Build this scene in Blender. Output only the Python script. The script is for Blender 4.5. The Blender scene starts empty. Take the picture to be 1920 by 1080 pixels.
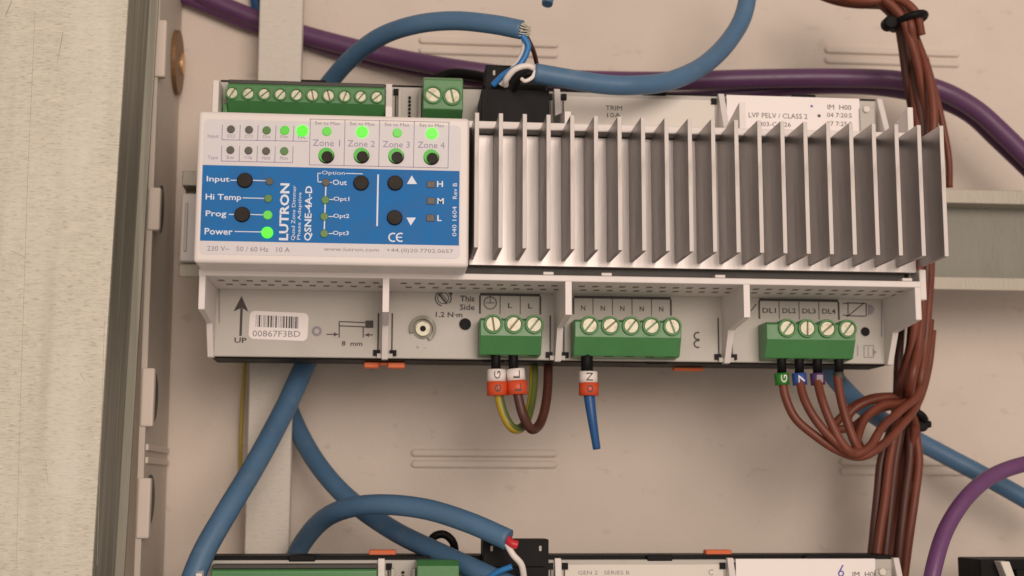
import bpy, bmesh, math, random
import numpy as np
from mathutils import Matrix, Vector
random.seed(7)
SC = bpy.context.scene
COL = SC.collection
S = 0.001                                   # everything below is in millimetres

# ---------------------------------------------------------------- camera
F = 2600.0
RX, RY, RZ = -0.144899, 0.092336, -0.016379
CAM = np.array([53.290005, -40.388838, 431.74563])      # X, Z, height above the terminal deck
def rot(rx, ry, rz):
    cx, sx, cy, sy, cz, sz = math.cos(rx), math.sin(rx), math.cos(ry), math.sin(ry), math.cos(rz), math.sin(rz)
    return (np.array([[cz, -sz, 0], [sz, cz, 0], [0, 0, 1]]) @ np.array([[cy, 0, sy], [0, 1, 0], [-sy, 0, cy]])
            @ np.array([[1, 0, 0], [0, cx, -sx], [0, sx, cx]]))
RM = rot(RX, RY, RZ)
cam_d = bpy.data.cameras.new('camera')
cam_o = bpy.data.objects.new('camera', cam_d); COL.objects.link(cam_o)
rows = [Vector((r[0], -r[2], r[1])) for r in RM]         # camera axes in Blender space
m = Matrix((rows[0], rows[1], rows[2])).transposed().to_4x4()
m.translation = Vector((CAM[0], -CAM[2], CAM[1])) * S
cam_o.matrix_world = m
cam_d.sensor_width = 36; cam_d.lens = F / 1920 * 36
cam_d.clip_start = 0.01; cam_d.clip_end = 20
cam_d.dof.use_dof = True; cam_d.dof.focus_distance = 0.405; cam_d.dof.aperture_fstop = 15
SC.camera = cam_o

# ---------------------------------------------------------------- light
w = bpy.data.worlds.new('World'); SC.world = w; w.use_nodes = True
bg = w.node_tree.nodes['Background']
bg.inputs[0].default_value = (1.0, 0.835, 0.715, 1); bg.inputs[1].default_value = 0.42
def area(name, loc, target, size, power, col):
    d = bpy.data.lights.new(name, 'AREA'); d.shape = 'DISK'; d.size = size; d.energy = power; d.color = col
    o = bpy.data.objects.new(name, d); COL.objects.link(o)
    o.location = loc
    o.rotation_euler = (Vector(target) - Vector(loc)).to_track_quat('-Z', 'Y').to_euler()
area('key_light', (0.33, -1.0, 0.24), (0.10, 0, 0), 0.50, 4.7, (1.0, 0.835, 0.72))  # unseen key light in front, placed to dim the fins and clear the wall
area('fill_light', (0.12, -1.05, 0.10), (0.10, 0, 0.02), 0.45, 2.3, (1.0, 0.84, 0.73))  # added fill light near the camera, no lamp is known there
SC.view_settings.view_transform = 'Standard'; SC.view_settings.look = 'None'
SC.view_settings.exposure = 0; SC.view_settings.gamma = 1; SC.view_settings.use_curve_mapping = False

# ---------------------------------------------------------------- helpers
def D(px, py, h=0.0):
    """pixel of the 1920 photo + height above the deck -> (X, Z) in mm"""
    d = RM.T @ np.array([(px - 960) / F, (540 - py) / F, -1.0]); t = (h - CAM[2]) / d[2]
    return CAM[0] + d[0] * t, CAM[1] + d[1] * t
def P3(px, py, h):
    x, z = D(px, py, h); return (x, z, h)

def mat(name, col, rough=0.5, metal=0.0, var=0.06, scale=60, bump=0.0, bscale=400, stretch=None, emit=None, estr=0, spec=0.5, coat=0):
    m = bpy.data.materials.new(name); m.use_nodes = True
    nt = m.node_tree; b = nt.nodes['Principled BSDF']
    b.inputs['Roughness'].default_value = rough; b.inputs['Metallic'].default_value = metal
    b.inputs['Specular IOR Level'].default_value = spec
    if coat: b.inputs['Coat Weight'].default_value = coat
    tc = nt.nodes.new('ShaderNodeTexCoord'); mp = nt.nodes.new('ShaderNodeMapping')
    nt.links.new(tc.outputs['Object'], mp.inputs['Vector'])
    if stretch: mp.inputs['Scale'].default_value = stretch
    n = nt.nodes.new('ShaderNodeTexNoise'); n.inputs['Scale'].default_value = scale; n.inputs['Detail'].default_value = 6
    n.inputs['Roughness'].default_value = 0.65
    nt.links.new(mp.outputs[0], n.inputs['Vector'])
    r = nt.nodes.new('ShaderNodeMapRange'); r.inputs[1].default_value = 0.3; r.inputs[2].default_value = 0.7
    r.inputs[3].default_value = 1 - var; r.inputs[4].default_value = 1 + var
    nt.links.new(n.outputs['Fac'], r.inputs[0])
    mx = nt.nodes.new('ShaderNodeVectorMath'); mx.operation = 'SCALE'; mx.inputs[0].default_value = col
    nt.links.new(r.outputs[0], mx.inputs['Scale']); nt.links.new(mx.outputs[0], b.inputs['Base Color'])
    r2 = nt.nodes.new('ShaderNodeMapRange'); r2.inputs[1].default_value = 0.3; r2.inputs[2].default_value = 0.7
    r2.inputs[3].default_value = max(0, rough - .08); r2.inputs[4].default_value = min(1, rough + .08)
    nt.links.new(n.outputs['Fac'], r2.inputs[0]); nt.links.new(r2.outputs[0], b.inputs['Roughness'])
    if bump:
        n2 = nt.nodes.new('ShaderNodeTexNoise'); n2.inputs['Scale'].default_value = bscale; n2.inputs['Detail'].default_value = 4
        nt.links.new(mp.outputs[0], n2.inputs['Vector'])
        bp = nt.nodes.new('ShaderNodeBump'); bp.inputs['Strength'].default_value = bump; bp.inputs['Distance'].default_value = 0.0005
        nt.links.new(n2.outputs['Fac'], bp.inputs['Height']); nt.links.new(bp.outputs[0], b.inputs['Normal'])
    if emit:
        b.inputs['Emission Color'].default_value = (*emit, 1); b.inputs['Emission Strength'].default_value = estr
    return m

M = dict(
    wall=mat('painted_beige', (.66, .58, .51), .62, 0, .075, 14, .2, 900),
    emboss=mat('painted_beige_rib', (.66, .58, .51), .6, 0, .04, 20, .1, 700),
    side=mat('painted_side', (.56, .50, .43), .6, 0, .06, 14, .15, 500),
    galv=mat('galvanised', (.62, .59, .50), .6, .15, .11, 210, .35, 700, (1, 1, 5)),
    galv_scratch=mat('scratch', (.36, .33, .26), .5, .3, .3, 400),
    galv_dark=mat('galvanised_shaded', (.26, .25, .205), .6, .2, .28, 60, .2, 300, (1, 1, .12)),  # steel darkened in colour for the post's shaded side; also the jack's metal
    strut=mat('galvanised_strut', (.62, .58, .52), .55, .1, .06, 260, .15, 500, (1, 1, 4)),
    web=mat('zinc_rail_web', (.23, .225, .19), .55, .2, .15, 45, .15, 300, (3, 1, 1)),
    rail=mat('zinc_rail', (.40, .37, .31), .5, .3, .12, 45, .15, 300, (3, 1, 1)),
    white=mat('white_plastic', (.74, .69, .67), .42, 0, .03, 30, .05, 900),
    grey=mat('grey_plastic', (.47, .45, .41), .48, 0, .05, 35, .08, 900),
    vent=mat('vent_slot', (.22, .19, .15), .8),
    black=mat('black_plastic', (.006, .0055, .006), .55, 0, .2, 60, spec=.16),
    darkgap=mat('dark_plastic', (.05, .045, .04), .55, 0, .2, 60),
    label=mat('label_film', (.64, .62, .65), .5, 0, .025, 60, .04, 700),
    blue=mat('label_blue', (.010, .15, .44), .6, 0, .10, 260, .05, 900, spec=.25),
    paper=mat('white_label', (.85, .80, .79), .5, 0, .02, 60),
    paper2=mat('pale_label', (.70, .66, .60), .5, 0, .04, 60),
    ink=mat('black_ink', (.045, .035, .035), .55, 0, .3, 300),
    inkg=mat('grey_ink', (.26, .23, .27), .55, 0, .2, 300),
    inkp=mat('violet_ink', (.30, .26, .40), .55, 0, .2, 300),
    inkb=mat('purple_print', (.12, .10, .42), .5),
    winkt=mat('white_ink', (.66, .72, .84), .45, 0, .12, 300),
    alu=mat('aluminium', (.42, .395, .385), .42, 1.0, .12, 160, .1, 500, (1, 1, .06)),
    alu_tip=mat('aluminium_lit', (.60, .56, .54), .6, .1, .03, 60),  # lighter copy of the fin aluminium, front edges coloured as lit
    green=mat('green_terminal', (.055, .21, .065), .36, 0, .10, 80, .05, 700),
    green_hi=mat('green_terminal_collar', (.09, .27, .095), .34, 0, .08, 80),
    screw=mat('screw_steel', (.62, .60, .47), .45, .15, .16, 700, .1, 800),
    slot=mat('screw_slot', (.30, .24, .14), .6),
    cable=mat('blue_grey_sheath', (.068, .155, .275), .48, 0, .08, 70, .15, 500),
    cable_hi=mat('blue_wire', (.02, .18, .48), .4),
    wire_blue=mat('neutral_blue', (.012, .085, .26), .38),
    purple=mat('purple_sheath', (.105, .04, .112), .42, 0, .08, 70, .1, 500),
    purple2=mat('purple_sheath_bright', (.14, .05, .155), .42, 0, .08, 70, .1, 500),
    brown=mat('brown_wire', (.155, .038, .019), .5, 0, .22, 90, .08, 500),
    brown2=mat('dark_brown_wire', (.08, .026, .018), .5, 0, .22, 90, .08, 500),
    yellow=mat('earth_yellow', (.42, .30, .02), .42, 0, .12, 60),
    olive=mat('earth_green', (.10, .13, .03), .42, 0, .12, 60),
    red=mat('red_marker', (.62, .075, .02), .45),
    redw=mat('red_wire', (.55, .02, .03), .4),
    wsleeve=mat('white_marker', (.78, .72, .69), .45),
    gmark=mat('green_marker', (.02, .20, .02), .45),
    bmark=mat('blue_marker', (.03, .08, .32), .45),
    pmark=mat('violet_marker', (.08, .035, .13), .45),
    orange=mat('orange_clip', (.72, .13, .02), .45),
    copper=mat('brass_knockout', (.22, .12, .05), .5, .3, .3, 90),
    brass=mat('brass_pin', (.72, .45, .22), .35, .6),
    led_off=mat('led_off', (.075, .068, .05), .45, 0, .1, 200),
    led_dim=mat('led_dim', (.06, .15, .03), .35, emit=(.08, .5, .02), estr=.07),
    led_mid=mat('led_half_lit', (.06, .30, .03), .3, emit=(.08, .8, .02), estr=.45),
    led_on=mat('led_lit', (.05, .5, .02), .3, emit=(.04, 1.0, .005), estr=1.1),
    leak=mat('led_leak', (.04, .30, .03), .4, emit=(.04, .8, .02), estr=.22),
    button=mat('button_dark', (.016, .011, .008), .5, 0, .2, 200, spec=.2),
)

def mottle(name, scale, vec, lo, hi, amt, col):
    m = M[name]; nt = m.node_tree; b = nt.nodes['Principled BSDF']; src = b.inputs['Base Color'].links[0].from_socket
    tc = nt.nodes.new('ShaderNodeTexCoord'); mp = nt.nodes.new('ShaderNodeMapping'); mp.inputs['Scale'].default_value = vec
    n = nt.nodes.new('ShaderNodeTexNoise'); n.inputs['Scale'].default_value = scale; n.inputs['Detail'].default_value = 3
    r = nt.nodes.new('ShaderNodeMapRange'); r.inputs[1].default_value = lo; r.inputs[2].default_value = hi; r.inputs[3].default_value = 0; r.inputs[4].default_value = amt
    x = nt.nodes.new('ShaderNodeMix'); x.data_type = 'RGBA'; x.inputs[7].default_value = (*col, 1)
    nt.links.new(tc.outputs['Object'], mp.inputs[0]); nt.links.new(mp.outputs[0], n.inputs['Vector']); nt.links.new(n.outputs['Fac'], r.inputs[0])
    nt.links.new(r.outputs[0], x.inputs[0]); nt.links.new(src, x.inputs[6]); nt.links.new(x.outputs[2], b.inputs['Base Color'])
mottle('galv', 420, (1, 1, 5.5), .54, .66, .55, (.36, .33, .27))
mottle('galv', 55, (1.6, 1, .5), .48, .70, .40, (.74, .72, .66))
mottle('galv', 30, (3.5, 1, .25), .55, .75, .45, (.42, .41, .33))
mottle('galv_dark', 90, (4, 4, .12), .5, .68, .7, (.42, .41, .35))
mottle('strut', 380, (1, 1, 4), .56, .68, .35, (.42, .38, .32))
mottle('wall', 26, (1, 1, 1), .52, .74, .30, (.54, .47, .42))
mottle('wall', 240, (.5, 1, 1), .66, .72, .35, (.46, .40, .34))
mottle('white', 45, (1, 1, 1), .58, .78, .30, (.60, .54, .49))
mottle('grey', 60, (1, 1, 1), .56, .76, .35, (.36, .33, .27))
mottle('alu_tip', 260, (1, 1, .3), .58, .7, .5, (.40, .36, .33))
mottle('green', 70, (1, 1, 1), .55, .75, .4, (.10, .24, .11))
mottle('cable', 120, (1, 1, 1), .60, .72, .35, (.15, .21, .28))
mottle('screw', 500, (1, 1, 1), .52, .66, .5, (.34, .29, .17))

class MB:
    """collects shapes given in (x, z, h) mm and links them as ONE mesh object"""
    def __init__(s): s.v = []; s.f = []; s.m = []; s.k = []; s.sm = []
    def _mi(s, m):
        if m not in s.k: s.k.append(m)
        return s.k.index(m)
    def add(s, vs, fs, m, smooth=False):
        b = len(s.v); s.v += [tuple(map(float, p)) for p in vs]; i = s._mi(m)
        for f in fs: s.f.append([b + q for q in f]); s.m.append(i); s.sm.append(smooth)
        return s
    def box(s, x0, x1, z0, z1, h0, h1, m):
        vs = [(x, z, h) for h in (h0, h1) for z in (z0, z1) for x in (x0, x1)]
        return s.add(vs, [(0, 1, 3, 2), (4, 6, 7, 5), (0, 4, 5, 1), (2, 3, 7, 6), (0, 2, 6, 4), (1, 5, 7, 3)], m)
    def prism(s, poly, a0, a1, m, axis='h', m_side=None, smooth=False):
        """axis h: poly of (x, z); axis x: poly of (z, h)"""
        n = len(poly)
        if axis == 'h': vs = [(p[0], p[1], a) for a in (a0, a1) for p in poly]
        else: vs = [(a, p[0], p[1]) for a in (a0, a1) for p in poly]
        s.add(vs, [list(range(n))[::-1], list(range(n, 2 * n))], m)
        b = len(s.v) - 2 * n; i = s._mi(m_side or m)
        for k in range(n):
            s.f.append([b + k, b + (k + 1) % n, b + n + (k + 1) % n, b + n + k]); s.m.append(i); s.sm.append(smooth)
        return s
    def cyl(s, x, z, h0, h1, r, m, n=28, m_side=None):
        return s.prism([(x + r * math.cos(2 * math.pi * k / n), z + r * math.sin(2 * math.pi * k / n)) for k in range(n)], h0, h1, m, 'h', m_side, True)
    def ring(s, x, z, h0, h1, r0, r1, m, a0=0, a1=360, n=32):
        vs = []; fs = []
        full = abs(a1 - a0) >= 360; N = n if full else n + 1
        for k in range(N):
            a = math.radians(a0 + (a1 - a0) * k / n); c, q = math.cos(a), math.sin(a)
            vs += [(x + r0 * c, z + r0 * q, h0), (x + r1 * c, z + r1 * q, h0), (x + r1 * c, z + r1 * q, h1), (x + r0 * c, z + r0 * q, h1)]
        for k in range(N if full else N - 1):
            a = 4 * k; b = 4 * ((k + 1) % N)
            for j in range(4): fs.append((a + j, a + (j + 1) % 4, b + (j + 1) % 4, b + j))
        if not full: fs += [(0, 1, 2, 3), tuple(4 * (N - 1) + j for j in range(4))]
        return s.add(vs, fs, m)
    def line(s, p, q, wd, h, m, t=.05):
        (x0, z0), (x1, z1) = p, q; L = math.hypot(x1 - x0, z1 - z0) or 1
        ux, uz = (x1 - x0) / L * wd / 2, (z1 - z0) / L * wd / 2
        return s.prism([(x0 - uz - ux * 0, z0 + ux), (x0 + uz, z0 - ux), (x1 + uz, z1 - ux), (x1 - uz, z1 + ux)], h, h + t, m)
    def tube(s, pts, r, m, n=16, sub=10, r_end=None, cap=True, mats=None):
        P = [np.array(p, float) for p in pts]; Q = [2 * P[0] - P[1]] + P + [2 * P[-1] - P[-2]]
        C = []
        for i in range(1, len(Q) - 2):
            for k in range(sub):
                t = k / sub
                C.append(.5 * (2 * Q[i] + (Q[i + 1] - Q[i - 1]) * t + (2 * Q[i - 1] - 5 * Q[i] + 4 * Q[i + 1] - Q[i + 2]) * t * t
                               + (-Q[i - 1] + 3 * Q[i] - 3 * Q[i + 1] + Q[i + 2]) * t ** 3))
        C.append(P[-1]); N = len(C)
        t0 = C[1] - C[0]; up = np.array([0, 0, 1.]) if abs(t0[2]) < .8 * np.linalg.norm(t0) else np.array([1., 0, 0])
        vs = []; rr = r if r_end is None else None
        for i in range(N):
            t = C[min(i + 1, N - 1)] - C[max(i - 1, 0)]; t = t / (np.linalg.norm(t) + 1e-9)
            up = up - t * (up @ t); up = up / (np.linalg.norm(up) + 1e-9); sd = np.cross(t, up)
            rad = r if r_end is None else r + (r_end - r) * i / (N - 1)
            for k in range(n):
                a = 2 * math.pi * k / n; vs.append(C[i] + rad * (math.cos(a) * up + math.sin(a) * sd))
        fs = [(i * n + k, i * n + (k + 1) % n, (i + 1) * n + (k + 1) % n, (i + 1) * n + k) for i in range(N - 1) for k in range(n)]
        if mats:                                   # alternating stripes along the wire
            b = len(s.v); s.v += [tuple(p) for p in vs]
            for j, f in enumerate(fs):
                s.f.append([b + q for q in f]); s.m.append(s._mi(mats[0] if (j % n) < n * .62 else mats[1])); s.sm.append(True)
        else: s.add(vs, fs, m, True)
        if cap:
            b = len(s.v); s.v += [tuple(C[0]), tuple(C[-1])]; i = s._mi(m); b0 = b - len(vs)
            for k in range(n):
                s.f.append([b, b0 + (k + 1) % n, b0 + k]); s.m.append(i); s.sm.append(False)
                s.f.append([b + 1, b0 + (N - 1) * n + k, b0 + (N - 1) * n + (k + 1) % n]); s.m.append(i); s.sm.append(False)
        return s
    def text(s, t, x, z, wd, ht, h, m, rotated=False, t_=.05, bold=0):
        """lettering whose glyph box is centred on (x, z), wd by ht mm"""
        c = bpy.data.curves.new('lettering', 'FONT'); c.body = t; c.resolution_u = 2; c.offset = bold
        o = bpy.data.objects.new('lettering', c); me = bpy.data.meshes.new_from_object(o)
        V = [(v.co.x, v.co.y) for v in me.vertices]; Fc = [list(p.vertices) for p in me.polygons]
        bpy.data.objects.remove(o); bpy.data.curves.remove(c); bpy.data.meshes.remove(me)
        if not V: return s
        x0, x1 = min(v[0] for v in V), max(v[0] for v in V); y0, y1 = min(v[1] for v in V), max(v[1] for v in V)
        out = []
        for a, b in V:
            a = ((a - x0) / (x1 - x0) - .5) * wd; b = ((b - y0) / (y1 - y0) - .5) * ht
            if rotated: a, b = -b, a
            out.append((x + a, z + b, h + t_))
        return s.add(out, Fc, m)
    def build(s, name, parent=None, bevel=0, seg=2, org=None, flip=True):
        if parent is not None: o0 = ORG[parent.name]
        else:
            a = np.array(s.v); o0 = np.array(org if org is not None else (a[:, 0].mean(), a[:, 1].min(), a[:, 2].min()))
        me = bpy.data.meshes.new(name)
        me.from_pydata([((x - o0[0]) * S, -(h - o0[2]) * S, (z - o0[1]) * S) for x, z, h in s.v], [], s.f)
        for k in s.k: me.materials.append(M[k])
        me.polygons.foreach_set('material_index', s.m); me.polygons.foreach_set('use_smooth', s.sm)
        bm = bmesh.new(); bm.from_mesh(me); bmesh.ops.recalc_face_normals(bm, faces=bm.faces); bm.to_mesh(me); bm.free()
        o = bpy.data.objects.new(name, me); COL.objects.link(o)
        if parent is not None: o.parent = parent
        else: o.location = (o0[0] * S, -o0[2] * S, o0[1] * S)
        ORG[o.name] = o0
        if bevel:
            b = o.modifiers.new('bevel', 'BEVEL'); b.width = bevel * S; b.segments = seg; b.limit_method = 'ANGLE'; b.angle_limit = math.radians(40)
        return o
ORG = {}
def tag(o, label=None, cat=None, group=None, kind=None):
    if label: o['label'] = label
    if cat: o['category'] = cat
    if group: o['group'] = group
    if kind: o['kind'] = kind
    return o
def thing(name, org, label, cat, group=None):
    o = bpy.data.objects.new(name, None); COL.objects.link(o); o.empty_display_size = .01
    o.location = (org[0] * S, -org[2] * S, org[1] * S); ORG[o.name] = np.array(org, float)
    return tag(o, label, cat, group)

# ---------------------------------------------------------------- the cabinet (setting)
WH = -64.0
b = MB(); b.box(-230, 460, -330, 330, WH - 2, WH, 'wall')
tag(b.build('cabinet_back_wall'), kind='structure')
def emboss(px0, px1, py0, py1, slope=0.0):
    mb = MB()
    for py in (py0, py1):
        x0, z = D(px0, py, WH); x1, _ = D(px1, py, WH); z1 = z; r = 1.35
        pts = []
        for k in range(9): a = math.pi / 2 + math.pi * k / 8; pts.append((x0 + r * math.cos(a), z + r * math.sin(a)))
        for k in range(9): a = -math.pi / 2 + math.pi * k / 8; pts.append((x1 + r * math.cos(a), z + r * math.sin(a)))
        mb.prism(pts, WH - .5, WH + 1.3, 'emboss', smooth=False)
    return mb.build('pressed_rib', bevel=.8, seg=3)
for a in ((792, 1040, 76, 95), (1552, 1792, 94, 113), (778, 1038, 849, 870), (1580, 1830, 866, 884)):
    tag(emboss(*a), kind='structure')

# side wall with knock-outs
xw_t, xw_b = D(300, 0, -15)[0], D(262, 1080, -15)[0]
zt, zb = 200, -190
def xs(z, xt, xb):      # x of a leaning edge at height z
    z1, z0 = D(300, 0, -15)[1], D(262, 1080, -15)[1]
    return xb + (xt - xb) * (z - z0) / (z1 - z0)
mb = MB(); pts = []
for h in (-15, WH + .3):
    for z in (zb, zt): pts.append((xs(z, xw_t, xw_b), z, h))
vs = pts + [(p[0] - 1.6, p[1], p[2]) for p in pts]
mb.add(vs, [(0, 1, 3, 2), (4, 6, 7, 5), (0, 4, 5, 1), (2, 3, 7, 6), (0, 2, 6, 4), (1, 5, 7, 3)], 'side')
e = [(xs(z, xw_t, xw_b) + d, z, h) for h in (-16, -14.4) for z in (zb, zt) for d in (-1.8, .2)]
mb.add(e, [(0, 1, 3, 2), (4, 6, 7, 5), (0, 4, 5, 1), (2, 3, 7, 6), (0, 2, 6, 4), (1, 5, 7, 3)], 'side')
for py in (843, 866):
    z = D(320, py, -45)[1]; x = xs(z, xw_t, xw_b)
    mb.box(x - .3, x + .8, z - 1.0, z + 1.0, -62, -18, 'emboss')
tag(mb.build('cabinet_side_wall', bevel=.3), kind='structure')
def knockout(px, py, h, rz, rh, label, tabpx, taby0, taby1, first=False):
    z = D(px, py, h)[1]; x = xs(z, xw_t, xw_b)
    t = thing('knockout', (x, z, h), label, 'knockout', 'knockouts along the cabinet side wall')
    n = 28; m_ = MB()
    ell = [(z + rz * math.cos(2 * math.pi * k / n), h + rh * math.sin(2 * math.pi * k / n)) for k in range(n)]
    m_.prism(ell, x + .1, x + (1.6 if first else .5), 'copper' if first else 'darkgap', 'x'); m_.build('hole_plug', t, bevel=.15)
    if first:
        m_ = MB(); m_.prism([(z + 1 + 4 * math.cos(2 * math.pi * k / n), h - 4 + 3 * math.sin(2 * math.pi * k / n)) for k in range(n)], x + 1.6, x + 2.4, 'brass', 'x'); m_.build('hole_rim', t)
    z1, z0 = D(tabpx, taby0, -14)[1], D(tabpx, taby1, -14)[1]; tx = D(tabpx, (taby0 + taby1) / 2, -14)[0]
    m_ = MB(); m_.box(x - 1.4, x + 2.6, z0, z1, -17.0, -13.5, 'emboss'); m_.build('bent_tab', t, bevel=.6)
knockout(345, 118, -52, 11.5, 11, 'brown oval knockout near the top of the cabinet side wall', 321, 38, 145, True)
knockout(316, 392, -30, 8, 5, 'narrow knockout tab beside the mounting rail end', 308, 352, 432)
knockout(309, 745, -28, 8.5, 8, 'dark slotted knockout on the side wall between the rail and the pressed ribs', 293, 690, 800)
knockout(297, 937, -28, 8, 8, 'dark slotted knockout lowest on the cabinet side wall', 278, 896, 1010)

# galvanised post in front on the left
XT = D(240, 0, 30); XB = D(172, 1080, 30)
def xp(z, off=0.0): return XB[0] + (XT[0] - XB[0]) * (z - XB[1]) / (XT[1] - XB[1]) + off
def slab(mb, offx0, offx1, h0, h1, m_):
    vs = [(xp(z, o_), z, h) for h in (h0, h1) for z in (-190, 200) for o_ in (offx0, offx1)]
    mb.add(vs, [(0, 1, 3, 2), (4, 6, 7, 5), (0, 4, 5, 1), (2, 3, 7, 6), (0, 2, 6, 4), (1, 5, 7, 3)], m_)
t = thing('cabinet_post', (xp(-190, -30), -190, -15), 'wide galvanised sheet steel post running down the left edge of the cabinet', 'post')
mb = MB(); slab(mb, -75, 0, 28.4, 30, 'galv')
for (a_, b_, wd) in (((118, 60), (112, 95), .22), ((112, 95), (107, 118), .12), ((66, 20), (52, 330), .10), ((52, 330), (38, 760), .10), ((38, 760), (30, 1078), .08), ((196, 600), (182, 1060), .10), ((10, 30), (22, 2), .25), ((150, 700), (161, 716), .12), ((84, 860), (90, 905), .10), ((20, 470), (46, 482), .12)):
    mb.line(D(*a_, 30), D(*b_, 30), wd, 30.005, 'galv_scratch', .02)
mb.build('front_face', t, bevel=.6)
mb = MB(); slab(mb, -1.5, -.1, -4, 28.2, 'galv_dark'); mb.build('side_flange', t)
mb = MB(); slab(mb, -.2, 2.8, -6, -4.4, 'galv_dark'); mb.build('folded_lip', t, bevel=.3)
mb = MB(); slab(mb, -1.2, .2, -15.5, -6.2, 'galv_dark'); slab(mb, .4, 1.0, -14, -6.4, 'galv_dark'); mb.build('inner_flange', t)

# vertical strut
SH = -46.0
a, c = D(487, 0, SH), D(458, 1040, SH); d, e = D(568, 0, SH), D(541, 1040, SH)
def lerp_x(p, q, z): return q[0] + (p[0] - q[0]) * (z - q[1]) / (p[1] - q[1])
mb = MB()
def strut_sheet(x_of0, x_of1, h0, h1, m_='strut'):
    vs = [(fx(z), z, h) for h in (h0, h1) for z in (-190, 200) for fx in (x_of0, x_of1)]
    mb.add(vs, [(0, 1, 3, 2), (4, 6, 7, 5), (0, 4, 5, 1), (2, 3, 7, 6), (0, 2, 6, 4), (1, 5, 7, 3)], m_)
L = lambda z: lerp_x(a, c, z); Rr = lambda z: lerp_x(d, e, z)
strut_sheet(L, Rr, SH - 1.5, SH)
strut_sheet(L, lambda z: L(z) + 1.2, SH - 8, SH - 1.6); strut_sheet(lambda z: Rr(z) - 1.2, Rr, SH - 8, SH - 1.6)
tag(mb.build('mounting_strut', bevel=.4), 'pale vertical steel strut passing behind the controller', 'strut')

# horizontal rail behind the controller
mb = MB()
xl, _ = D(340, 400, -18); xr = 330
_, za = D(1850, 357, -18); _, zb_ = D(1850, 383, -18); _, zc = D(1850, 521, -18); _, zd_ = D(1850, 545, -18)
mb.box(xl, xr, zb_, za, -18, -17, 'rail'); mb.box(xl, xr, zd_, zc, -18, -17, 'rail')
mb.box(xl, xr, zb_ - .05, zb_ + 1, -25.5, -18.05, 'rail'); mb.box(xl, xr, zc - 1, zc + .05, -25.5, -18.05, 'rail')
mb.box(xl, xr, zc - 1, zb_ + 1, -26.5, -25.55, 'web')
tag(mb.build('mounting_rail', bevel=.25), 'horizontal steel mounting rail emerging on both sides of the controller', 'rail')

mb = MB(); xs0, z1 = D(341, 362, -13); xs1, z0 = D(366, 490, -13); mb.box(xs0, xs1, z0, z1, -16.9, -13, 'white'); mb.box(xs0 + 1.2, xs0 + 2.2, z0 + 3, z1 - 3, -12.98, -12, 'white')
tag(mb.build('rail_stop', bevel=.6), 'pale plastic stop on the rail left of the blue label', 'rail stop')
# ---------------------------------------------------------------- controllers
DIVX = [0.9, 54, 108, 162, 215.2]
def screw(parent, x, z, h, r, ang=None, collar='green_hi'):
    mb = MB(); ang = random.choice((random.uniform(0, math.pi), .9, .7)) if ang is None else ang; h += random.uniform(-.35, .1)
    mb.cyl(x, z, h - .3, h + .1, r, 'slot', 24)
    g = r * .11
    for sgn in (0, math.pi):
        pts = []; a0 = math.asin(g / r)
        for k in range(13):
            a = a0 + (math.pi - 2 * a0) * k / 12; pts.append((x + r * math.cos(a + ang + sgn), z + r * math.sin(a + ang + sgn)))
        mb.prism(pts, h + .1, h + .65, 'screw')
    return mb.build('screw', parent, bevel=.12)

def terminal(parent, x0, x1, prof, hface, screws, r, off, name='terminal_block', chamfer=0, lobe=True, entries=None):
    mb = MB(); prof = [(z + off, h) for z, h in prof]
    mb.prism(prof, x0, x1, 'green', 'x')
    ztop = max(p[0] for p in prof)
    for (sx, sz) in screws:
        sz += off
        if lobe: mb.ring(sx, sz, hface - 2, hface + .9, r * 1.05, r * 1.34, 'green_hi', n=28); mb.cyl(sx, sz, .3, hface - .15, r * 1.40, 'green', 28)
    if entries:
        zlow = min(p[0] for p in prof if p[1] > 2)
        for ex in entries: mb.box(ex - 1.7, ex + 1.7, zlow - .06, zlow + .5, 2.2, 6.6, 'black')
    o = mb.build(name, parent, bevel=.3)
    for (sx, sz) in screws: screw(o, sx, sz + off, hface, r)
    return o

def divider(parent, X, off, top, bottom, outer=0):
    if top and bottom: divider(parent, X, off, False, True, outer); bottom = False
    mb = MB(); t_ = .95
    if bottom:
        poly = [(20.9 + off, -1), (20.9 + off, 27.4), (10.9 + off, 27.4), (9.2 + off, 8), (-.6 + off, 2.2), (-.6 + off, -1)]
        mb.prism(poly, X - t_, X + t_, 'white', 'x')
        if not outer:
            mb.box(X - 2.4, X - 1.9, .8 + off, 14 + off, .02, .12, 'ink'); mb.box(X + 1.9, X + 2.4, .8 + off, 14 + off, .02, .12, 'ink')
            mb.box(X - 3.6, X - 1.5, .6 + off, 2.4 + off, .02, .9, 'black'); mb.box(X + 1.5, X + 3.6, .6 + off, 2.4 + off, .02, .9, 'black')
            mb.box(X - 2.4, X + 2.4, -.2 + off, 1.2 + off, .02, 1.5, 'grey')
    if top:
        poly = [(69 + off, -1), (69 + off, 27), (73 + off, 27), (78 + off, 4), (87.6 + off, 1.2), (87.6 + off, -1)]
        if X > 150: poly = [(69 + off, -1), (69 + off, 27), (77.5 + off, 27), (73.5 + off, 8), (87.6 + off, 1.2), (87.6 + off, -1)]
        if outer == -1: poly = [(69 + off, -1), (69 + off, 12), (84 + off, 12), (85 + off, 5), (85 + off, -1)]
        mb.prism(poly, X - t_, X + t_, 'white', 'x')
        if not outer:
            mb.box(X - 3.2, X - 1.4, 84.2 + off, 86.2 + off, .02, .9, 'black'); mb.box(X + 1.4, X + 3.2, 84.2 + off, 86.2 + off, .02, .9, 'black')
            mb.box(X - 2.3, X - 1.9, 74 + off, 84 + off, .02, .12, 'ink'); mb.box(X + 1.9, X + 2.3, 74 + off, 84 + off, .02, .12, 'ink')
    return mb.build('divider', parent, bevel=.25)

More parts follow.
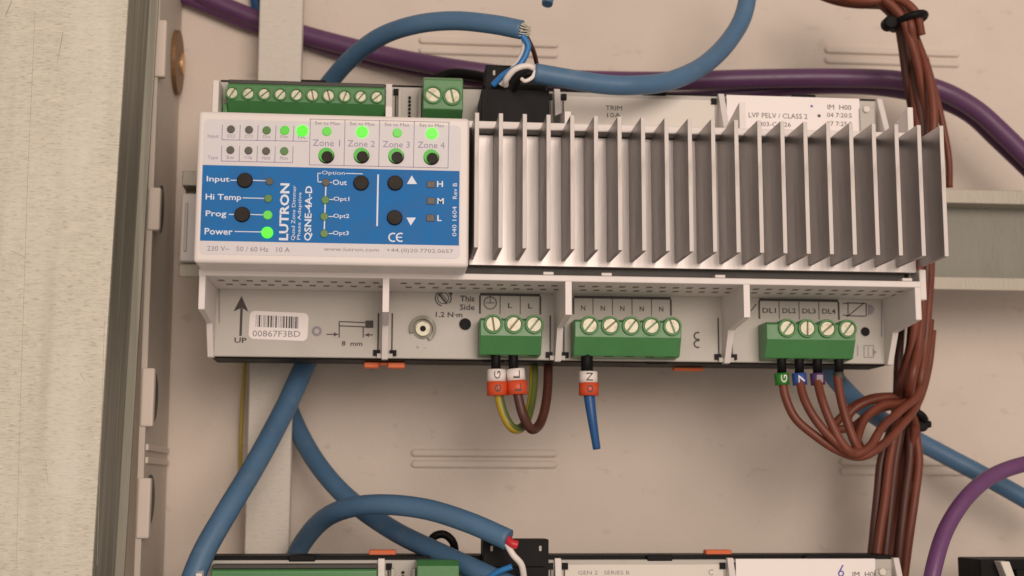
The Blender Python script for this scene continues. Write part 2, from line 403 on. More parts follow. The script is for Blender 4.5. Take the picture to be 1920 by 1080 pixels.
def make_controller(off, label, full):
    T = thing('lighting_controller', (108, off, -18), label, 'controller', 'controllers stacked in the cabinet')
    # base tray: pale deck over a black base, body block, ledges
    mb = MB()
    mb.box(0, 216, -.1 + off, 87.1 + off, -1.8, 0, 'grey')
    o_tray = mb.build('terminal_deck', T, bevel=.3)
    mb = MB(); mb.box(.6, 215.4, -.5 + off, 88.3 + off, -18, -1.85, 'black')
    for px in (30, 88, 140, 190):
        mb.box(px - 3.4, px + 3.4, -.9 + off, .2 + off, -1.8, -.6, 'black'); mb.box(px - 4, px + 4, 86.6 + off, 88.6 + off, -1.7, .15, 'black')
    mb.build('base', T, bevel=.3)
    mb = MB(); mb.box(1.6, 214.4, 22 + off, 67 + off, .01, 19, 'darkgap'); mb.build('housing', T)
    for z0, z1, nm in ((20.8, 22.7, 'lower_ledge'), (66.8, 69.2, 'upper_ledge')):
        mb = MB(); mb.box(-.2, 216.2, z0 + off, z1 + off, .05, 27.6, 'white')
        if nm == 'lower_ledge' and full:
            for bay in range(4):
                for j in range(12):
                    for rw, hh in enumerate((18.5, 10.5)):
                        x = bay * 54 + 4.2 + j * 4.15 + (1.6 if rw else 0)
                        mb.box(x, x + 2.2, z0 - .06 + off, z0 + .5 + off, hh - 1.6, hh + 1.6, 'vent')
            for x in (102, 119.5, 154, 212): mb.box(x - 1.6, x + 1.6, 22.75 + off, 23.7 + off, 24, 27.5, 'white')
        mb.build(nm, T, bevel=.35)
    for i, X in enumerate(DIVX):
        divider(T, X, off, True, full, -1 if i == 0 else (1 if i == 4 else 0))
    mb = MB(); mb.box(217.2, 219.4, 17.5 + off, 27 + off, 1, 24, 'white'); mb.box(216.2, 217.2, 18 + off, 66 + off, 1, 18, 'grey'); mb.build('end_clamp', T, bevel=.4)
    # orange release clips
    for cx, both in ((54, 1), (153, 0)):
        if full:
            mb = MB(); z = -2.6
            if both: mb.box(cx - 6.4, cx - 1.8, z, z + 1.8, -10, -6, 'orange'); mb.box(cx + 1, cx + 6.4, z, z + 1.8, -10, -6, 'orange'); mb.box(cx - 1.9, cx + 1.1, z + .9, z + 1.8, -10, -7, 'orange')
            else: mb.box(cx - 5, cx + 5, z + .8, z + 1.8, -16, -13, 'orange')
            mb.build('release_clip', T, bevel=.3)
    if not full:
        for px in (717, 1345):
            x, z = D(px, 1036, -12); mb = MB(); mb.box(x - 4.2, x + 4.2, z - 1.5, z + .9, -14, -10, 'orange'); mb.build('release_clip', T, bevel=.3)
    # front cover
    mb = MB(); mb.box(.1, 77.3, 22.25 + off, 66 + off, 19.1, 42, 'white')
    fp = mb.build('front_cover', T, bevel=1.1, seg=4)
    # heat sink: base plate with 21 fins
    mb = MB(); mb.box(78.6, 217.2, 26.1 + off, 66.4 + off, 19.1, 22, 'alu'); hs = mb.build('heat_sink', T, bevel=.2)
    f0 = None
    for i in range(21):
        x = 79.4 + i * 6.945
        if f0 is None:
            mb = MB(); mb.box(x - .62, x + .62, 27.9 + off, 67.5 + off, 22.03, 42.3, 'alu')
            mb.box(x - .62, x + .62, 27.9 + off, 67.5 + off, 42.32, 42.75, 'alu_tip'); f0 = mb.build('fin', hs, bevel=.12); q = f0
        else:
            q = f0.copy(); COL.objects.link(q); q.parent = hs; q.location = f0.location + Vector((6.945 * i * S, 0, 0))
        if i == 20 and full: pass
    # ------- upper row of connectors
    prof = [(84.8, 0.05), (84.8, 6.4), (84.2, 7.0), (79.2, 7.0), (75.5, 3.0), (70.5, 3.0), (70.5, .05)]
    x0, x1 = D(424, 180, 10)[0], D(722, 180, 10)[0]
    scr = []
    if full:
        for k in range(10):
            px = 435 + k * 30.2; X, Z = D(px, 174 + .85 * k, 7.5); scr.append((X, Z))
    terminal(T, x0, x1, prof, 7.0, scr, 1.6, off, lobe=full)
    mb = MB(); x = D(397, 190, 4)[0]; mb.box(2.2, x0 - .1, 70 + off, 79 + off, .03, 4, 'green'); mb.box(x0, x1, 84.85 + off, 86.2 + off, .04, 6.0, 'darkgap'); mb.build('terminal_back_shell', T, bevel=.3)
    # socket with brass strip
    xa, xb = D(747, 190, 5)[0], D(790, 190, 5)[0]
    mb = MB(); mb.box(xa, xa + .9, 70 + off, 84.8 + off, .03, 5, 'grey'); mb.box(xb - .9, xb, 70 + off, 84.8 + off, .03, 5, 'grey')
    for k in range(7): mb.box((xa + xb) / 2 - .4, (xa + xb) / 2 + .4, 75.6 + off + k * 1.25, 76.3 + off + k * 1.25, .03, 1.2, 'black')
    mb.box(xa + 1, xb - 1, 73.4 + off, 74.9 + off, .03, 4.4, 'brass'); mb.build('link_socket', T, bevel=.15)
    # two-way terminal
    x0, x1 = D(793, 185, 12)[0], D(868, 185, 12)[0]
    prof = [(87.5, .05), (87.5, 10), (86, 13), (76.5, 13), (74, 7), (70.5, 7), (70.5, .05)]
    scr = [D(812, 177, 13.5), D(848, 180, 13.5)] if full else []
    terminal(T, x0, x1, prof, 12.9, scr, 2.25, off, lobe=full)
    # black plug
    xa, xb = D(903, 190, 18)[0], D(1030, 190, 18)[0]
    mb = MB(); mb.box(xa, xb, 70.5 + off, 82 + off, .03, 18, 'black')
    xc, xd = D(911, 130, 6)[0], D(1028, 130, 6)[0]
    mb.box(xc, xd, 82.05 + off, 93.5 + off, -4, 6, 'black'); mb.box(xc + 1.5, xd - 1.5, 82.02 + off, 85.5 + off, 6.02, 12, 'black')
    for xx in (xc + 2.2, xd - 3.0): mb.box(xx, xx + .8, 90 + off, 91.6 + off, 6, 6.3, 'grey')
    mb.build('plug_block', T, bevel=.4)
    # labels on the upper deck
    xa, xb = 110.4, 160
    mb = MB(); mb.box(xa, xb, 70.5 + off, 85.6 + off, .02, .16, 'paper2')
    if full:
        x, z = D(1151, 207, .2); mb.text('TRIM', x, z + .8, 5.4, 1.5, .16, 'ink'); mb.text('10A', x, z - 1.6, 4.4, 1.5, .16, 'ink')
    else:
        mb.text('GEN 2   SERIES B', xa + 12, 83.2 + off, 16, 1.2, .16, 'inkg'); mb.text('C', xb - 4, 83.2 + off, 1.5, 1.8, .16, 'inkg')
    mb.build('pale_label', T)
    xa = D(1363, 200, 1.4)[0]; xb = D(1612, 200, 1.4)[0]; z1 = D(1480, 181, 1.4)[1]
    mb = MB(); mb.box(xa, xb, 70.3 + off, z1 + off, .02, 1.2, 'paper')
    if full:
        for t_, px, py, wpx, hpx in (('LVF PELV / CLASS 2', 1459, 217, 118, 10), ('H03-C 7:26', 1452, 233, 66, 9), ('IM  H00', 1574, 201, 48, 10), ('04 7:20:S', 1574, 216, 50, 9), ('97 7:25:S', 1574, 232, 50, 9)):
            x, z = D(px, py, 1.3); mb.text(t_, x, z, wpx / 6, hpx / 6, 1.2, 'ink')
        x, z = D(1536, 217, 1.3); mb.cyl(x, z, 1.2, 1.26, .55, 'ink', 12); x, z = D(1522, 199, 1.3); mb.cyl(x, z, 1.2, 1.26, .45, 'inkb', 12)
    else:
        x, z = D(1622, 1077, 1.3); mb.text('IM  H00', x, z, 8, 1.7, 1.2, 'ink')
        x, z = D(1577, 1073, 1.3); mb.ring(x, z - .4, 1.2, 1.27, .55, 1.0, 'inkb', n=20); mb.line((x - .6, z), (x + .7, z + 2.2), .5, 1.2, 'inkb')
    mb.build('white_label', T)
    mb = MB(); x, z = D(1625, 203, 3); mb.box(x - 2, x + 3, 71 + off, 84 + off, .02, 2.2, 'grey'); mb.cyl(x, z - .3 + off, 2.2, 3.2, 1.1, 'paper2', 16); mb.build('key_stop', T, bevel=.2)
    if not full: return T

    # ------- lower row of connectors
    prof = [(11.9, .05), (11.9, 8), (11.2, 9.6), (6.4, 9.6), (.7, 6.6), (.4, .05)]
    for (pa, pb, scs) in ((900, 1016, [(925, 608), (964, 609), (1002, 609)]),
                          (1077, 1277, [(1106, 610), (1145, 612), (1184, 613), (1222, 615), (1261, 616)]),
                          (1436, 1603, [(1477, 619), (1514, 620), (1552, 621), (1590, 622)])):
        x0, x1 = D(pa, 620, 9)[0], D(pb, 620, 9)[0]
        sc = [D(px, py, 10.2) for px, py in scs]; sc = [(s_[0], 9.9) for s_ in sc]
        terminal(T, x0, x1, prof, 9.6, sc, 2.2, 0, entries=[s_[0] for s_ in sc])
    # panel meter, holes
    x, z = D(793, 616, 2); mb = MB(); mb.ring(x, z, .02, 1.4, 3.1, 4.2, 'galv_dark', -60, 200); mb.cyl(x, z, .02, .5, 3.1, 'galv_dark'); mb.ring(x, z, .5, 1.8, .9, 2.3, 'screw'); mb.cyl(x, z, .5, .9, .9, 'black', 16); mb.build('round_jack', T, bevel=.1)
    for px, py, r in ((872, 608, 1.9), (1622, 622, 1.5)):
        x, z = D(px, py, 0); mb = MB(); mb.cyl(x, z, .02, .12, r, 'black'); mb.ring(x, z, .02, .2, r, r + .2, 'grey'); mb.build('test_hole', T)
    # printing on the deck
    h = .02; mb = MB(); I = 'ink'
    def pl(a, b_, wd=.35, m_=I): mb.line(D(*a, 0), D(*b_, 0), wd, h, m_)
    def tx(t_, px, py, wpx, hpx, m_=I, rotated=False, bold=.02): x, z = D(px, py, 0); mb.text(t_, x, z, wpx / 5.95, hpx / 5.95, h, m_, rotated, bold=bold)
    pl((451, 630), (453, 578), .75); mb.prism([D(438, 584), D(453, 555), D(466, 585), D(453, 577)], h, h + .06, I); tx('UP', 451, 638, 22, 10)
    x, z = D(594, 621); mb.ring(x, z, h, h + .1, .8, 1.55, 'inkg')
    for a_, b_ in (((636, 603), (686, 605)), ((636, 611), (686, 613)), ((636, 603), (636, 633)), ((681, 613), (681, 633)), ((612, 627), (634, 627)), ((684, 628), (699, 628))): pl(a_, b_)
    mb.prism([D(685, 601), D(700, 601), D(700, 615), D(685, 615)], h, h + .06, I)
    mb.prism([D(626, 623), D(634, 627), D(626, 631)], h, h + .06, I); mb.prism([D(692, 624), D(684, 628), D(692, 632)], h, h + .06, I)
    tx('8  mm', 660, 644, 38, 9)
    x, z = D(831, 559); mb.ring(x, z, h, h + .08, 2.3, 2.65, I, -40, 260); mb.ring(x, z, h, h + .08, 1.6, 1.85, I)
    pl((822, 550), (838, 570), .6); pl((825, 548), (841, 567), .25); mb.prism([D(838, 545), D(850, 546), D(846, 556)], h, h + .06, I)
    tx('This', 876, 560, 27, 11); tx('Side', 876, 576, 28, 11); tx('1.2 N·m', 842, 590, 50, 10); tx('+   -', 789, 651, 18, 5, 'inkg')
    def table(px0, py0, px1, py1, cells, texts):
        (xa, za), (xb, zb2) = D(px0, py0), D(px1, py1)
        mb.box(xa, xb, za - .55, za + .35, h, h + .06, I)
        for k in range(cells + 1):
            xx = xa + (xb - xa) * k / cells; wd = .6 if k in (0, cells) else .26; mb.box(xx - wd / 2, xx + wd / 2, zb2, za - .51, h, h + .06, I)
            if k < cells and texts[k]:
                cx = xa + (xb - xa) * (k + .5) / cells
                wd = (xb - xa) / cells * (.68 if len(texts[k]) > 1 else .22)
                mb.text(texts[k], cx, za - 3.6, wd, 1.6, h, I, bold=.02)
    table(900, 551, 1013, 590, 3, ['', 'L', 'L'])
    x, z = D(919, 568); mb.ring(x, z, h, h + .08, 1.8, 2.1, I); mb.box(x - 1.4, x + 1.4, z - .12, z + .12, h, h + .05, I); mb.box(x - .12, x + .12, z + .13, z + 1.8, h, h + .05, I)
    table(1075, 556, 1258, 592, 5, ['N'] * 5)
    table(1423, 561, 1573, 600, 4, ['DL1', 'DL2', 'DL3', 'DL4'])
    for yy in (630, 645): x, z = D(1308, yy); mb.ring(x, z, h, h + .08, .85, 1.35, I, 60, 300)
    pl((1408, 583), (1418, 570), .35)
    for a_, b_ in (((1587, 568), (1624, 569)), ((1587, 592), (1622, 593)), ((1590, 568), (1590, 592)), ((1624, 569), (1624, 593)), ((1588, 594), (1620, 568)), ((1580, 569), (1588, 569)), ((1580, 591), (1588, 591))): pl(a_, b_, .35)
    mb.prism([D(1627, 570), D(1636, 573), D(1640, 580), D(1636, 588), D(1627, 592)], h, h + .06, 'inkg')
    for a_, b_ in (((1608, 647), (1608, 668)), ((1620, 648), (1638, 648)), ((1620, 670), (1638, 670)), ((1620, 648), (1620, 670)), ((1638, 648), (1638, 670)), ((1628, 650), (1628, 668))): pl(a_, b_, .3, 'inkg')
    mb.prism([D(1636, 654), D(1644, 660), D(1636, 667)], h, h + .07, 'inkg')
    pl((411, 540), (411, 606), .35, 'inkg'); pl((1653, 566), (1653, 632), .5, 'inkg')
    mb.build('deck_lettering', T)
    # barcode sticker
    (xa, z1), (xb, z0) = D(468, 584), D(577, 638); r = 1.6
    pts = []
    for cx, cz, a0 in ((xb - r, z1 - r, 0), (xa + r, z1 - r, 90), (xa + r, z0 + r, 180), (xb - r, z0 + r, 270)):
        for k in range(6): a = math.radians(a0 + 18 * k); pts.append((cx + r * math.cos(a), cz + r * math.sin(a)))
    rot_ = math.radians(-1.8); cx, cz = (xa + xb) / 2, (z0 + z1) / 2
    pts = [(cx + (x - cx) * math.cos(rot_) - (z - cz) * math.sin(rot_), cz + (x - cx) * math.sin(rot_) + (z - cz) * math.cos(rot_)) for x, z in pts]
    mb = MB(); mb.prism(pts, .02, .12, 'paper'); rs = random.Random(3)
    x = xa + 2; xe = xb - 3
    while x < xe:
        wd = rs.choice((.16, .16, .3, .45)); zz = -(x - cx) * .031
        mb.box(x, x + wd, cz - .6 + zz, z1 - 1.3 + zz, .12, .17, 'ink' if wd > .4 else 'inkg'); x += wd + rs.choice((.16, .2, .38))
    mb.text('00867F3BD', cx - .6, z0 + 1.9, 14.6, 1.9, .12, 'inkg'); mb.build('barcode_sticker', T)

    # ------- front cover details
    k = 6.45; HB = 42.0
    (xa, _), (xb, _) = D(383, 400, HB), D(862, 400, HB)
    mb = MB(); xl_, xr_ = 1.7, 74.8; zt_, zb2 = 63.6, 24.6; r = 1.5; pts = []
    for cx, cz, a0 in ((xr_ - r, zt_ - r, 0), (xl_ + r, zt_ - r, 90), (xl_ + r, zb2 + r, 180), (xr_ - r, zb2 + r, 270)):
        for q in range(6): a = math.radians(a0 + 18 * q); pts.append((cx + r * math.cos(a), cz + r * math.sin(a)))
    mb.prism(pts, HB + .01, HB + .1, 'label')
    mb.box(xl_ + .1, xr_ - .3, 28.45, 50.2, HB + .1, HB + .16, 'blue'); mb.build('printed_label', fp)
    H1 = HB + .11; H2 = HB + .17
    mb = MB()
    def L1(a_, b_, wd=.2, m_='inkp', hh=H1): mb.line(D(*a_, hh), D(*b_, hh), wd, hh, m_, .03)
    def T1(t_, px, py, wpx, hpx, m_='winkt', rotated=False, hh=H2, bold=0.0): x, z = D(px, py, hh); mb.text(t_, x, z, wpx / k, hpx / k, hh, m_, rotated, .04, bold)
    # upper white half: LED tables
    L1((417, 262), (577, 265)); 
    for i in range(5): L1((417 + i * 33.6, 234 + i * .4), (416 + i * 33.4, 262 + i * .6))
    L1((415, 302), (549, 305))
    for i in range(5): L1((416 + i * 33.4, 273 + i * .4), (415 + i * 33.4, 302 + i * .6))
    T1('Input', 400, 256, 20, 8, 'inkp', hh=H1); T1('Type', 399, 296, 19, 8, 'inkp', hh=H1)
    for i, t_ in enumerate(('CCI', 'CCI', 'Occ', 'Day', 'IR')): T1(t_, 433 + i * 33.4, 255 + i * .5, 14, 6, 'inkp', hh=H1)
    for i, t_ in enumerate(('Sw', 'Cfg', 'Hold', 'Mom')): T1(t_, 432 + i * 33.4, 295 + i * .5, 14, 6, 'inkp', hh=H1)
    for i, px in enumerate((581, 646, 711, 776, 841)): L1((px + 1, 223 + .021 * (px - 581)), (px - 1, 310 + .019 * (px - 581)))
    L1((581, 309), (840, 315))
    L1((581, 223), (841, 229), .12)
    for i in range(4):
        T1('Zone %d' % (i + 1), 612 + i * 65.5, 268 + i * 1.3, 50, 12, 'inkp', hh=H1); T1('Set to Max', 614 + i * 65.3, 231 + i * 1.3, 46, 6, 'inkg', hh=H1)
    # blue half
    W = 'winkt'
    T1('Input', 409, 337, 41, 13, bold=.015); L1((432, 338), (446, 338), .25, W, H2); L1((473, 338), (500, 339), .25, W, H2)
    T1('Hi Temp', 419, 371, 64, 14, bold=.015); L1((455, 371), (498, 372), .25, W, H2)
    T1('Prog', 405, 402, 37, 14, bold=.015); L1((429, 402), (441, 402), .25, W, H2); L1((468, 402), (497, 403), .25, W, H2)
    T1('Power', 410, 434, 50, 12, bold=.015); L1((440, 434), (494, 435), .25, W, H2)
    T1('LUTRON', 533, 397, 106, 17, rotated=True, bold=.03)
    T1('Quad Zone Dimmer', 551, 399, 102, 8, rotated=True); T1('Phase Adaptive', 562, 405, 88, 8, rotated=True)
    T1('QSNE-4A-D', 579, 400, 102, 15, rotated=True, bold=.02)
    T1('Option', 625, 325, 42, 9); L1((648, 325), (680, 326), .25, W, H2); L1((596, 325), (602, 325), .25, W, H2); L1((596, 324), (596, 341), .25, W, H2); L1((596, 341), (604, 341), .25, W, H2)
    L1((611, 350), (608, 430), .35, W, H2)
    for t_, px, py in (('Out', 637, 342), ('Opt1', 640, 374), ('Opt2', 640, 406), ('Opt3', 639, 438)): T1(t_, px, py, 26 if t_ == 'Out' else 29, 10, bold=.01); L1((616, py), (px - 15, py), .25, W, H2)
    L1((709, 327), (707, 424), .45, W, H2)
    mb.prism([D(763, 345, H2), D(772, 329, H2), D(782, 345, H2)], H2, H2 + .05, W); mb.prism([D(762, 408, H2), D(780, 408, H2), D(770, 423, H2)], H2, H2 + .05, W)
    T1('H', 825, 345, 11, 11, bold=.02); T1('M', 826, 377, 12, 11, bold=.02); T1('L', 824, 409, 8, 11, bold=.02)
    x, z = D(737, 445, H2); mb.ring(x, z, H2, H2 + .04, .95, 1.35, W, 60, 300); x, z = D(751, 445, H2); mb.ring(x, z, H2, H2 + .04, .95, 1.35, W, 60, 300); mb.box(x - 1.1, x + .4, z - .15, z + .15, H2, H2 + .05, W)
    T1('Rev B', 853, 358, 30, 8, rotated=True); T1('040 1604', 852, 415, 56, 8, rotated=True)
    T1('230 V~   50 / 60 Hz   10 A', 466, 467, 148, 9, 'inkg', hh=H1); T1('www.lutron.com   +44.(0)20.7702.0657', 729, 470, 236, 9, 'inkg', hh=H1)
    mb.build('cover_lettering', fp)
    leds = [(433, 242, 0), (467, 243, 0), (500, 244, 1), (534, 244, 2), (567, 245, 3), (432, 281, 0), (466, 282, 0), (499, 283, 0), (533, 283, 1),
            (613, 246, 2), (679, 247, 3), (745, 249, 2), (810, 250, 3),
            (505, 340, 0), (503, 372, 1), (502, 403, 2), (501, 436, 3), (611, 342, 0), (610, 375, 1), (608, 406, 1), (608, 438, 1)]
    for px, py, st in leds:
        x, z = D(px, py, H2 + .3); mb = MB(); r = (1.1, 1.15, 1.3, 1.65)[st]; mm = ('led_off', 'led_dim', 'led_mid', 'led_on')[st]
        mb.cyl(x, z, HB + .05, H2 + .45, r, mm, 20); o = mb.build('indicator_light', fp, bevel=.15)
        if st >= 2: o['label'] = 'brightly lit green indicator light' if st == 3 else 'dimly lit green indicator light'
    for px, py in ((808, 346), (808, 377), (807, 409)):
        x, z = D(px, py, H2); mb = MB(); mb.box(x - 1.2, x + 1.2, z - 1.0, z + 1.0, HB + .05, H2 + .25, 'led_off'); mb.build('indicator_light', fp, bevel=.2)
    for px, py, lk in ((612, 292, 1), (678, 292, 1), (743, 293, 1), (809, 295, 1), (459, 338, 0), (454, 402, 0), (677, 343, 0), (741, 343, 0), (740, 408, 0)):
        x, z = D(px, py, H2 + .3); mb = MB(); mb.cyl(x + (.25 if lk else 0), z - (.35 if lk else 0), H2 + .02, H2 + .9, 1.6 if lk else 2.05, 'button', 26); mb.ring(x, z, H2 + .01, H2 + .2, 1.9, 2.25, 'black')
        if lk: mb.cyl(x - .1, z + .25, H2 + .005, H2 + .32, 2.15, 'leak')
        mb.build('push_button', fp, bevel=.2)
    return T

make_controller(0, 'white four-zone lighting controller with a blue label and an aluminium fin heat sink', True)
make_controller(-148.9, 'controller cut off by the bottom of the photo, only its green and black connectors showing', False)

# black unit at the bottom right corner
x0, z1 = D(1838, 1049, 0)
t = thing('relay_module', (x0 + 20, z1 - 80, -18), 'black module with a pale rib cut off by the bottom right corner', 'module')
mb = MB(); mb.box(x0, x0 + 60, z1 - 80, z1, -18, 0, 'black'); mb.box(x0 + 10, x0 + 60, z1 - 80, z1 - 3, .02, 4, 'black'); mb.build('housing', t, bevel=.5)
mb = MB(); q = D(1868, 1052, 2); mb.prism([q, (q[0] + 3.0, q[1]), (q[0] + 6, q[1] - 9), (q[0] + 3.4, q[1] - 9)], .02, 5, 'paper2'); mb.build('pale_rib', t, bevel=.3)

# ---------------------------------------------------------------- cables
def pts(L_): return [P3(*p) for p in L_]
def cable(name, L_, r, m_, label, cat, group=None, n=20, **kw):
    t = thing(name, P3(*L_[0]), label, cat, group)
    mb = MB(); mb.tube(pts(L_), r, m_, n, **kw); mb.build('sheath', t); return t
def cable1(name, L_, r, m_, label, cat, group=None, n=20, **kw):
    mb = MB(); mb.tube(pts(L_), r, m_, n, **kw); o = mb.build(name, org=P3(*L_[0])); return tag(o, label, cat, group)
G1 = 'thick blue-grey data cables'
cA = cable('data_cable', [(575, 215, -30), (612, 162, -28), (660, 108, -16), (715, 68, -4), (780, 46, 6), (850, 39, 12), (920, 45, 17), (978, 56, 20)], 3.0, 'cable',
           'blue-grey cable arching over the green terminals to its stripped end above the black plug', 'cable', G1)
for L_, r, m_ in (([(974, 56, 20), (984, 80, 19), (976, 110, 18), (952, 140, 18), (938, 160, 17)], .95, 'wsleeve'),
                  ([(976, 50, 20), (988, 70, 17), (1000, 95, 12), (1006, 118, 6)], .75, 'brown2'),
                  ([(976, 62, 20), (990, 88, 20), (974, 122, 20), (945, 140, 19), (924, 160, 17)], 1.0, 'cable_hi')):
    mb = MB(); mb.tube(pts(L_), r, m_, 10); mb.build('conductor', cA)
mb = MB()
for k in range(14):
    a = k * .45; x, z, h = P3(974, 56, 20); mb.tube([(x - 1, z + 2.4 * math.cos(a), h + 2.4 * math.sin(a)), (x + 1.2, z + 2.0 * math.cos(a + .3), h + 2.2 * math.sin(a + .3)), (x + 2.6 + random.random(), z + .9 * math.cos(a) - 1.2 * random.random(), h + .9 * math.sin(a))], .22, 'screw', 5, sub=3)
mb.build('braid', cA)
cB = cable('data_cable', [(1003, 137, 24), (1060, 147, 24), (1130, 158, 22), (1190, 160, 20), (1255, 152, 14), (1320, 122, 4), (1370, 72, -6), (1398, 15, -12), (1406, -70, -16)], 3.05, 'cable',
           'blue-grey cable curving from the black plug up to the top edge over the purple cables', 'cable', G1)
for L_, r, m_ in (([(1010, 135, 24), (990, 124, 25), (966, 130, 25), (950, 148, 23), (948, 160, 20)], .95, 'wsleeve'),
                  ([(1008, 142, 24), (990, 138, 25), (972, 150, 23), (966, 165, 20)], .95, 'black'),
                  ([(1004, 132, 26), (998, 145, 26), (985, 152, 26), (978, 148, 25)], .6, 'wsleeve')):
    mb = MB(); mb.tube(pts(L_), r, m_, 10); mb.build('conductor', cB)
cable1('data_cable', [(625, 600, -32), (580, 668, -32), (535, 765, -24), (480, 868, -12), (425, 960, -2), (380, 1040, 4), (345, 1130, 8)], 3.5, 'cable',
       'blue-grey cable running straight down-left from under the controller', 'cable', G1)
cable1('data_cable', [(520, 700, -58), (548, 782, -54), (590, 862, -42), (650, 932, -32), (735, 993, -20), (830, 1040, -2), (905, 1075, 10), (960, 1100, 14)], 3.2, 'cable',
       'blue-grey cable from behind the strut running down-right beneath the arched cable', 'cable', G1)
cE = cable('data_cable', [(540, 1080, -40), (565, 1022, -32), (605, 975, -18), (655, 952, -6), (720, 946, 2), (800, 955, 8), (880, 980, 14), (953, 1012, 19)], 3.15, 'cable',
           'blue-grey cable arching above the lower controller to a stripped red and white end', 'cable', G1)
for L_, r, m_ in (([(948, 1009, 19), (960, 1019, 20), (970, 1022, 20)], 1.35, 'redw'),
                  ([(948, 1016, 19), (962, 1040, 20), (978, 1060, 19), (984, 1095, 16)], .95, 'wsleeve'),
                  ([(960, 1062, 18), (935, 1072, 17), (910, 1088, 15)], .9, 'cable_hi')):
    mb = MB(); mb.tube(pts(L_), r, m_, 10); mb.build('conductor', cE)
cable1('data_cable', [(1535, 660, -28), (1570, 715, -30), (1625, 768, -36), (1700, 815, -42), (1780, 858, -42), (1850, 895, -40), (1930, 940, -38), (1990, 975, -36)], 3.2, 'cable',
       'blue-grey cable passing behind the brown wire loops to the right edge', 'cable', G1)
cable1('data_cable', [(1035, -60, -10), (1030, -20, -8), (1026, 8, -6)], 2.6, 'cable', 'rounded end of a dark blue cable poking in at the top edge', 'cable', G1, r_end=1.8)
cable1('data_cable', [(476, -40, -60), (482, 10, -60), (492, 60, -60)], 2.2, 'wire_blue', 'sliver of blue cable beside the top of the strut', 'cable')
GP = 'purple cables'
cable1('bus_cable', [(330, -35, -58), (400, 2, -58), (480, 36, -58), (560, 62, -57), (640, 84, -56), (740, 108, -54), (850, 128, -48), (960, 142, -46), (1100, 150, -44), (1250, 152, -42), (1400, 148, -38), (1550, 146, -34), (1680, 150, -32), (1760, 168, -30), (1825, 202, -30), (1880, 250, -30), (1960, 330, -30)], 3.4, 'purple',
       'purple cable crossing the whole cabinet behind the top of the controller', 'cable', GP)
cable1('bus_cable', [(330, -12, -60), (400, 18, -60), (480, 50, -60), (560, 72, -60), (640, 98, -60), (760, 126, -59), (900, 152, -56), (1100, 176, -52), (1260, 184, -50), (1400, 174, -46), (1530, 164, -42), (1640, 166, -40), (1740, 184, -40), (1812, 214, -38), (1872, 268, -38), (1960, 352, -38)], 2.5, 'purple',
       'purple cable running just below its twin behind the controller', 'cable', GP)
cable1('bus_cable', [(1738, 1140, 12), (1752, 1060, 10), (1775, 990, 6), (1815, 930, 2), (1865, 890, -4), (1930, 868, -8), (2000, 860, -10)], 2.55, 'purple2',
       'brighter purple cable curving in at the bottom right corner', 'cable', GP)

# brown bundle on the right
GB = 'brown wires of the vertical bundle'
xo = [-30, -20, -9, 2, 12, 24]
up = [(1600, -40), (1650, -8), (1690, 30), (1706, 75), (1722, 140), (1733, 215), (1736, 300), (1734, 400), (1732, 500), (1727, 570), (1721, 650), (1708, 720), (1698, 790), (1692, 860), (1684, 930), (1674, 1010), (1664, 1100)]
for i, o_ in enumerate(xo):
    L_ = []
    for j, (x, y) in enumerate(up):
        s_ = (0.35 if j < 3 else .5 if j == 3 else .72 if y < 300 else .5 if y < 700 else .75 if y < 820 else 1.25)
        oy = o_ * .25 if j < 3 else 0
        h = -8 + (5 * math.sin(i * 2.1 + j * .7)) + (4 if i % 2 else -3)
        if 780 <= y: h = -20 + 3 * math.sin(i * 1.7)
        L_.append((x + o_ * s_ + 1.5 * math.sin(i * 3 + j * 1.3), y - (oy if j < 3 else 0), h))
    cable1('brown_wire', L_, 1.5, 'brown' if i % 2 else 'brown2', ('%s wire, %s, in the brown bundle dropping down the right' % ('reddish brown' if i % 2 else 'dark brown', ('leftmost', 'second from the left', 'third from the left', 'third from the right', 'second from the right', 'rightmost')[i])), 'wire', GB, n=12, sub=6)
cable1('brown_wire', [(1735, 110, -14), (1755, 180, -18), (1771, 250, -20), (1779, 300, -20), (1780, 352, -22)], 1.2, 'brown', 'short brown wire end hanging just right of the heat sink', 'wire', n=10)
cable1('brown_wire', [(1692, 560, -22), (1688, 625, -20), (1684, 690, -20), (1682, 745, -18), (1676, 800, -22), (1662, 900, -24), (1648, 1000, -24), (1638, 1100, -24)], 1.5, 'brown2', 'dark brown wire left of the bundle under the end of the controller', 'wire', n=12)
for k, L_ in enumerate(([(1490, -30, -20), (1560, 0, -14), (1618, 9, -10), (1665, 4, -8), (1702, 20, -4), (1716, 60, -2)], [(1520, -35, -10), (1580, -4, -6), (1630, 2, -2), (1680, -3, 0), (1716, 22, 2), (1728, 66, 0)], [(1560, -45, -18), (1610, 3, -16), (1650, 10, -12), (1690, 12, -6), (1706, 40, 2), (1712, 80, 0)])):
    cable1('brown_wire', L_, 1.4, 'brown', ('lowest hanging', 'middle', 'shortest and topmost')[k] + ' brown wire sweeping in at the top edge above the black tie', 'wire', 'brown wires above the top tie', n=12)

